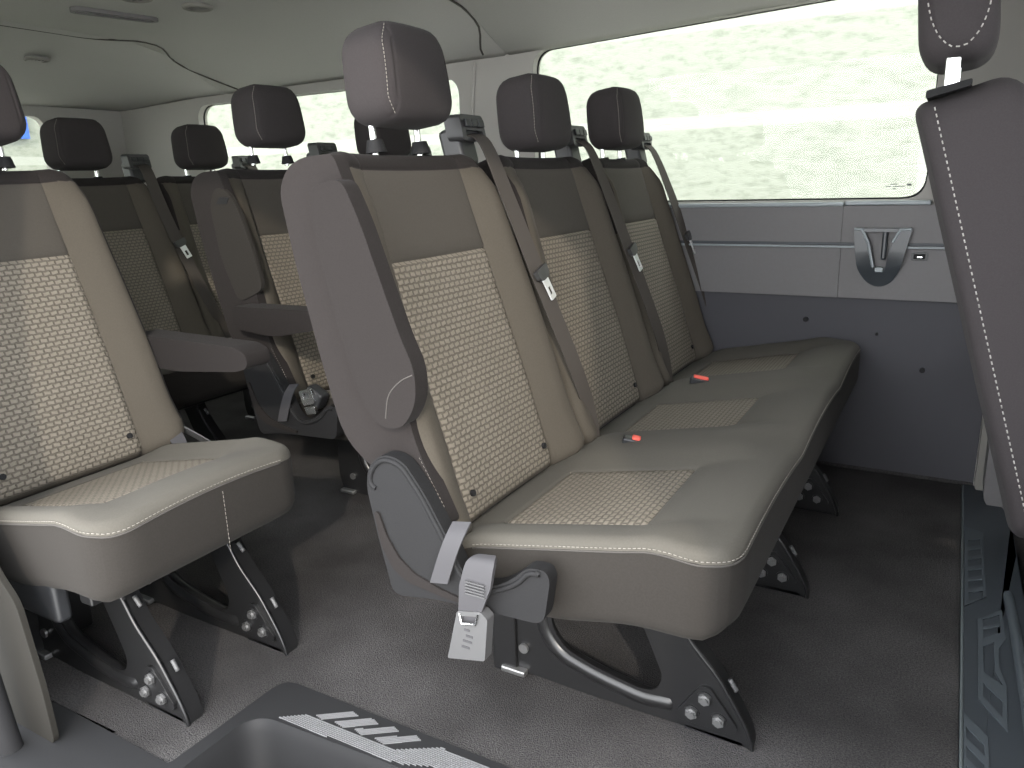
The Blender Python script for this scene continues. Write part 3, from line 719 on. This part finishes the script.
# door pillar trim at the lower left of the picture
pd = plate_xz('trim_17', rpoly([(-1.42,.0),(-1.030,.0),(-1.035,.11),(-1.058,.262),(-1.100,.305),(-1.20,.50),(-1.26,.9),(-1.28,1.36),(-1.42,1.36)], .02), [], YR-.004, YR+.006, M['doorpil'], bevel=.003); struct(pd)
struct(tube('trim_18', [(-1.07,YR-.045,-.10),(-1.10,YR-.045,.05),(-1.135,YR-.045,.25),(-1.20,YR-.045,.50),(-1.30,YR-.045,.8)], .020, M['rubber'], None, 10))
struct(plate_xz('trim_21', [(1.3,-.12),(2.2,-.12),(2.2,.86),(1.3,.86)], [], YW, YW+.05, M['lower'], bevel=.005))
df = bmesh.new(); add_box(df, (1.75,(YR+YW)/2,.42), (.5,YW-YR,.86)); struct(link('wall_front', tomesh(df), M['lower'], bevel=.06))  # unseen dashboard block, added to cut light from the open cab
# roof
rm = bmesh.new()
prof = [(-.50,1.418),(-.48,1.422),(-.44,1.426),(-.34,1.432),(-.20,1.450),(.10,1.456),(.33,1.458),(.60,1.456),(.84,1.450),(.90,1.440),(1.00,1.424),(1.12,1.398),(1.20,1.384),(1.25,1.376),(YW+.006,1.366)]
xs = [2.0,1.35,.9,.4,0,-.4,-.8,-1.19,-1.20,-1.21,-1.6,-2.0,-2.4,-2.60,-2.61,-2.62,-2.8,-3.0,-3.15,-3.25,-3.32,-3.37]
rows = []
for x in xs:
    r_ = []
    for y, z in prof:
        z -= .056*sm(.1,-1.3,x)*sm(1.0,1.27,y) + .016*sm(-1.2,-2.4,x)*sm(.85,1.27,y)      # side cove drops towards the back
        if x < -2.6: z = z - (z-1.275)*sm(-2.60,-3.37,x)**1.3
        if x == -1.20 or x == -2.61: z += .006
        r_.append(rm.verts.new((x,y,z)))
    rows.append(r_)
for a, b_ in zip(rows, rows[1:]):
    for k in range(len(prof)-1): rm.faces.new((a[k], a[k+1], b_[k+1], b_[k]))
me = tomesh(rm, True, 50); ro = link('ceiling', me, M['headliner']); struct(ro)
s_ = ro.modifiers.new('s','SOLIDIFY'); s_.thickness = .03; s_.offset = 1
def roof_z(x, y):
    for (y0,z0),(y1,z1) in zip(prof, prof[1:]):
        if y0 <= y <= y1:
            z = z0+(z1-z0)*(y-y0)/(y1-y0); break
    z -= .056*sm(.1,-1.3,x)*sm(1.0,1.27,y) + .016*sm(-1.2,-2.4,x)*sm(.85,1.27,y)
    if x < -2.6: z = z - (z-1.275)*sm(-2.60,-3.37,x)**1.3
    return z
def roof_seam(n, f, r=.0035):
    P = [(f(y), y, roof_z(f(y), y)-.001) for y in [-.49+(YW-.03+.49)*k/50 for k in range(51)]]
    struct(tube('trim_%d'%n, P, r, M['seam'], None, 8))
roof_seam(19, lambda y: -1.20-.08*sm(1.08,1.26,y)); roof_seam(20, lambda y: -2.66+.13*math.exp(-((y-.90)/.12)**2)+.16*sm(1.00,1.26,y))
bb = bmesh.new(); add_box(bb, (-.7,(YR+YW)/2,1.50), (5.4,1.98,.04)); struct(link('trim_25', tomesh(bb), M['body'], bevel=.01))
# ceiling lamp and vents
def vent(x, y, label, r=.047):
    z = roof_z(x, y); t = thing('ceiling_vent', label, 'vent', (x,y,z))
    b = bmesh.new()
    prf = [(r*.70,-.004),(r*.80,-.012),(r*.95,-.010),(r,-.001)]
    rr = [[b.verts.new((q*math.cos(2*PI*k/32), q*math.sin(2*PI*k/32)*1.0, h)) for k in range(32)] for q, h in prf]
    for a, c in zip(rr, rr[1:]):
        for k in range(32): b.faces.new((a[k], a[(k+1)%32], c[(k+1)%32], c[k]))
    link('vent_frame', tomesh(b, True), M['bpil'], t)
    b = bmesh.new(); add_cyl(b, (0,0,-.003), (0,0,.004), r*.74, 32)
    for k in range(5): add_box(b, (0,(k-2)*r*.26,-.005), (2*r*.74*math.sqrt(1-((k-2)*.33)**2),.003,.006))
    link('vent_grille', tomesh(b), M['vent'], t)
    return t
vent(-1.93,.615,'round ceiling air vent right of the long ceiling lamp')
vent(-1.97,.43,'round ceiling air vent cut by the top edge of the picture')
vent(-2.92,.66,'round ceiling air vent nearest the rear window')
lt = thing('ceiling_lamp', 'long narrow recessed lamp in the grey ceiling between the vents', 'lamp', (-2.22,.53,roof_z(-2.22,.53)))
ang = math.atan2(.24,.05)
b = bmesh.new(); o = rrect(-.135,-.030,.135,.030,.028); c_, s__ = math.cos(ang), math.sin(ang)
plate_bm(b, o, [rrect(-.122,-.018,.122,.018,.017)], lambda a,b_: (a*c_-b_*s__, a*s__+b_*c_, .004), lambda a,b_: (a*c_-b_*s__, a*s__+b_*c_, -.012))
link('lamp_frame', tomesh(b), M['panel'], lt, bevel=.003)
b = bmesh.new(); plate_bm(b, rrect(-.124,-.020,.124,.020,.018), [], lambda a,b_: (a*c_-b_*s__, a*s__+b_*c_, .006), lambda a,b_: (a*c_-b_*s__, a*s__+b_*c_, -.006))
link('lamp_cover', tomesh(b), M['lamp'], lt)

# ------------------------------------------------------------------ floor, step, sill
fl = plate_xy('floor', rpoly([(XB,-.615),(-1.12,-.615),(-1.125,-.558),(-.812,-.560),(-.806,-.318),(-.70,-.310),(.291,-.310),(.291,1.30),(XB,1.30)], [0,0,0,.01,.03,.01,.0,0,0]), [], -.02, 0, M['carpet'], bevel=.003); struct(fl)
struct(plate_xy('baseboard_left', [(XB,1.268),(.32,1.268),(.32,1.30),(XB,1.30)], [], 0, .012, M['carpet'], bevel=.004))
st = thing('door_step', 'dark plastic entrance step with a sunken well and pale ribbed grip strips', 'step', (-.5,-.5,0))
def sx(o): o.location = (.5,.5,0); return o
outer = rpoly([(-1.45,-.74),(-1.45,-.60),(-1.13,-.560),(-.818,-.562),(-.812,-.314),(.33,-.306),(.33,-.74)], [0,0,.01,.008,.035,0,0])
well = rpoly([(-.790,-.70),(-.788,-.408),(-.20,-.378),(.25,-.378),(.25,-.70)], [.03,.05,.02,.04,.03], 7)
sx(plate_xy('step_trim', outer, [well], -.03, .003, M['trim'], st, bevel=.010))
b = bmesh.new()
def inset(poly, d):
    cx = sum(p[0] for p in poly)/len(poly); cy = -.54
    return [(p[0]+(d if p[0] < -.5 else -d if p[0] > .0 else 0), p[1]+(-d if p[1] > -.54 else d)) for p in poly]
lv = [(0,.002),(.002,-.006),(.006,-.02),(.016,-.17),(.03,-.20),(.06,-.215)]
rings = [[b.verts.new((x,y,z)) for x, y in inset(well, d)] for d, z in lv]
n_ = len(well)
for a, c in zip(rings, rings[1:]):
    for k in range(n_): b.faces.new((a[k], a[(k+1)%n_], c[(k+1)%n_], c[k]))
b.faces.new(rings[-1])
sx(link('step_well', tomesh(b, True, 60), M['trim'], st))
def grips(parent, polys, z, m, name, ribs=True, h=.0014):
    for poly in polys:
        sx(plate_xy(name, poly, [], z-.001, z+h, m, parent, bevel=.0005)) 
def clip_ribs(poly, ang, pitch, wd):
    """thin ribs clipped to a polygon, running along direction ang"""
    c, s = math.cos(ang), math.sin(ang); R = [(x*c+y*s, -x*s+y*c) for x, y in poly]
    lo, hi = min(p[1] for p in R), max(p[1] for p in R); out = []; t = lo+pitch/2
    while t < hi:
        X = []
        for (x0,y0),(x1,y1) in zip(R, R[1:]+R[:1]):
            if (y0-t)*(y1-t) < 0: X.append(x0+(x1-x0)*(t-y0)/(y1-y0))
        X.sort()
        for a, b_ in zip(X[::2], X[1::2]):
            if b_-a > .003: out.append([(a*c-t*s, a*s+t*c), (b_*c-t*s, b_*s+t*c)])
        t += pitch
    return out
ribpolys = [[(-.741,-.402),(-.702,-.370),(-.511,-.366),(-.445,-.326),(-.351,-.328),(-.20,-.345),(.20,-.345),(.20,-.366),(-.25,-.366),(-.46,-.372),(-.697,-.405)]]
def band(y0): return y0
main = [(-.741,-.398),(-.702,-.370),(-.511,-.366),(-.445,-.326),(-.351,-.328),(-.27,-.362),(-.43,-.366),(-.485,-.388),(-.697,-.398)]
pars = [[(-.687,-.363),(-.633,-.326),(-.616,-.330),(-.669,-.367)],[(-.645,-.361),(-.590,-.323),(-.572,-.330),(-.623,-.365)],[(-.601,-.359),(-.546,-.322),(-.529,-.328),(-.582,-.365)],[(-.557,-.360),(-.500,-.321),(-.483,-.328),(-.536,-.364)]]
b = bmesh.new()
for pg, an in [(main, .02)]+[(p, .62) for p in pars]:
    for (p, q) in clip_ribs(pg, an, .0036, .002):
        p, q = Vector((*p,.0035)), Vector((*q,.0035)); d = q-p
        add_box(b, (p+q)/2, (d.length,.0021,.0024), Matrix.Rotation(math.atan2(d.y,d.x),3,'Z'))
gr = link('grip_ribs', tomesh(b), M['rib'], st); sx(gr)
for k, pg in enumerate([main]+pars):
    sx(plate_xy('grip_pad', rpoly(pg, .004), [], .001, .0036, M['plastic'], st, bevel=.0004))
# sill trim behind the front seats
sl = thing('floor_sill_trim', 'dark plastic floor trim strip with slotted grip pattern running behind the front seat', 'trim', (.36,.5,0))
def s2(o): o.location = (-.36,-.5,0); return o
s2(plate_xy('sill_plate', rpoly([(.292,-.306),(.292,1.27),(.352,1.262),(.405,1.06),(.410,.62),(.440,.45),(.440,-.306)], [0,0,.02,.03,.03,.03,0]), [], -.02, .006, M['sill'], sl, bevel=.004))
s2(tube('edge_highlight', [(.2945,-.29,.006),(.2945,.3,.006),(.2945,1.25,.006)], .0028, M['edge'], sl))  # sill ridge, its highlight put into a paler tube
s2(tube('outer_edge', [(.396,-.29,.006),(.392,.2,.006),(.385,.5,.006),(.380,.62,.006)], .010, M['sillpat'], sl))
pat = [([(.299,.95),(.339,.93),(.339,.589),(.299,.527)], [[(.306,.755+k*.055),(.333,.776+k*.055),(.333,.742+k*.055),(.306,.716+k*.055)] for k in (-3,-2,-1,0,1,2)]),
       ([(.322,.482),(.366,.544),(.368,.426),(.356,.387),(.354,.320),(.364,.266),(.360,.132),(.320,.203)],
        [[(.331,.487),(.361,.520),(.360,.486),(.331,.455)],[(.331,.446),(.361,.475),(.360,.448),(.331,.412)],[(.330,.381),(.348,.406),(.347,.300),(.357,.264),(.329,.292)],[(.328,.256),(.356,.215),(.354,.168),(.327,.215)]]),
       ([(.298,.152),(.332,.104),(.332,-.12),(.297,-.12)], [[(.301,.115-k*.049),(.326,.081-k*.049),(.326,.054-k*.049),(.301,.087-k*.049)] for k in range(4)])]
for o_, hs in pat:
    s2(plate_xy('grip_pattern', o_, hs, .005, .0082, M['sillpat'], sl, bevel=.0004))

# ------------------------------------------------------------------ cup holder and switch
ch = thing('cup_holder', 'black plastic cup holder set in the wall panel right of the window centre', 'cup holder', (.03,YW-.03,.68))
def c2(o): o.location = (-.03,-(YW-.03),-.68); return o
yo = YW-.022
outl = rpoly([(-.052,.738),(-.047,.690),(-.036,.620),(-.010,.583),(.020,.568),(.052,.580),(.075,.620),(.088,.690),(.098,.738)], [.006,.03,.03,.03,.03,.03,.03,.03,.006])
hole = rpoly([(-.034,.752),(-.012,.690),(.010,.618),(.038,.618),(.048,.690),(.076,.752)], [.0,.02,.006,.006,.02,0])
outl2 = [(-.052,.738)]
b = bmesh.new()
hole2 = rpoly([(-.030,.728),(-.010,.690),(.008,.618),(.036,.618),(.046,.690),(.070,.728)], [.004,.02,.006,.006,.02,.004])
plate_bm(b, outl, [hole2], lambda a,b_: (a,yo-.026*sm(.56,.66,b_),b_), lambda a,b_: (a,yo+.004,b_))
c2(link('holder_body', tomesh(b), M['cup'], ch, bevel=.006, seg=3))
b = bmesh.new(); plate_bm(b, hole2, [], lambda a,b_: (a,yo+.003,b_), lambda a,b_: (a,yo+.005,b_)); c2(link('holder_back', tomesh(b), M['black'], ch))
c2(box('divider', (.030,yo-.012,.690), (.014,.022,.082), M['cup'], ch, .006))
c2(box('bottom_tab', (.022,yo-.014,.622), (.022,.020,.014), M['ledge'], ch, .003))
c2(tube('rim', [(-.050,yo-.024,.736),(-.030,yo-.028,.735),(-.012,yo-.028,.700),(.006,yo-.026,.630)], .004, M['ledge'], ch))
c2(tube('rim', [(.094,yo-.024,.736),(.068,yo-.028,.735),(.050,yo-.028,.700)], .004, M['ledge'], ch))
sw = thing('wall_switch', 'small square black switch on the wall panel beside the cup holder', 'switch', (.120,YW-.02,.659))
def w2(o): o.location = (-.120,-(YW-.02),-.659); return o
w2(plate_xz('switch_frame', rrect(.100,.648,.140,.671,.003), [rrect(.105,.652,.135,.667,.002)], YW-.026, YW-.016, M['black'], sw, bevel=.001))
w2(box('rocker', (.120,YW-.022,.6595), (.028,.005,.013), M['plastic'], sw, .001))
w2(box('switch_symbol', (.121,YW-.0252,.658), (.012,.001,.003), M['chrome'], sw, 0))

# ------------------------------------------------------------------ outside
b = bmesh.new(); add_box(b, (-2,4.4,1.2), (26,.3,5.0)); ow = struct(link('wall_outside', tomesh(b), M['block']))
b = bmesh.new(); add_box(b, (0,0,-.66), (60,60,.1)); struct(link('ground', tomesh(b), M['asphalt']))
b = bmesh.new(); add_box(b, (-8.5,1.5,.75), (.3,9,3.4)); struct(link('wall_behind', tomesh(b), M['block']))
b = bmesh.new(); add_box(b, (-8.3,3.03,1.59), (.06,1.1,.26)); tag(link('sign_board', tomesh(b), M['blue']), 'blue panel glimpsed through the rear window behind the headrests', 'sign')

# ------------------------------------------------------------------ light, camera
sc = bpy.context.scene
wd = bpy.data.worlds.new('sky'); sc.world = wd; wd.use_nodes = True
nt = wd.node_tree; bg = nt.nodes['Background']; bg.inputs[0].default_value = (.95,.97,1.0,1); bg.inputs[1].default_value = 5.4
S = bpy.data.lights.new('sun', 'SUN'); S.energy = 1.6; S.angle = math.radians(2); S.color = (1,.90,.76)
so = bpy.data.objects.new('sun', S); COL.objects.link(so)
sd = Vector((-.69, 1, -.62)); so.rotation_euler = sd.to_track_quat('-Z','Y').to_euler()
cam = bpy.data.cameras.new('cam'); co = bpy.data.objects.new('cam', cam); COL.objects.link(co); sc.camera = co
cam.sensor_width = 36; cam.lens = 762.305/1024*36; cam.clip_start = .01
ya, pi_, ro_ = math.radians(-30.198), math.radians(-15.028), math.radians(-1.784)
F = Vector((math.sin(ya)*math.cos(pi_), math.cos(ya)*math.cos(pi_), math.sin(pi_)))
R0 = F.cross(Vector((0,0,1))).normalized(); U0 = R0.cross(F)
R_ = R0*math.cos(ro_)+U0*math.sin(ro_); U_ = -R0*math.sin(ro_)+U0*math.cos(ro_)
mt = Matrix((( R_.x,U_.x,-F.x),(R_.y,U_.y,-F.y),(R_.z,U_.z,-F.z))).to_4x4(); mt.translation = (.20338,-1.17078,.90215)
co.matrix_world = mt
sc.view_settings.view_transform = 'Standard'; sc.view_settings.look = 'None'; sc.view_settings.gamma = 1
sc.view_settings.use_curve_mapping = False; sc.view_settings.exposure = .66
sc.cycles.max_bounces = 10; sc.cycles.diffuse_bounces = 6; sc.cycles.transparent_max_bounces = 8
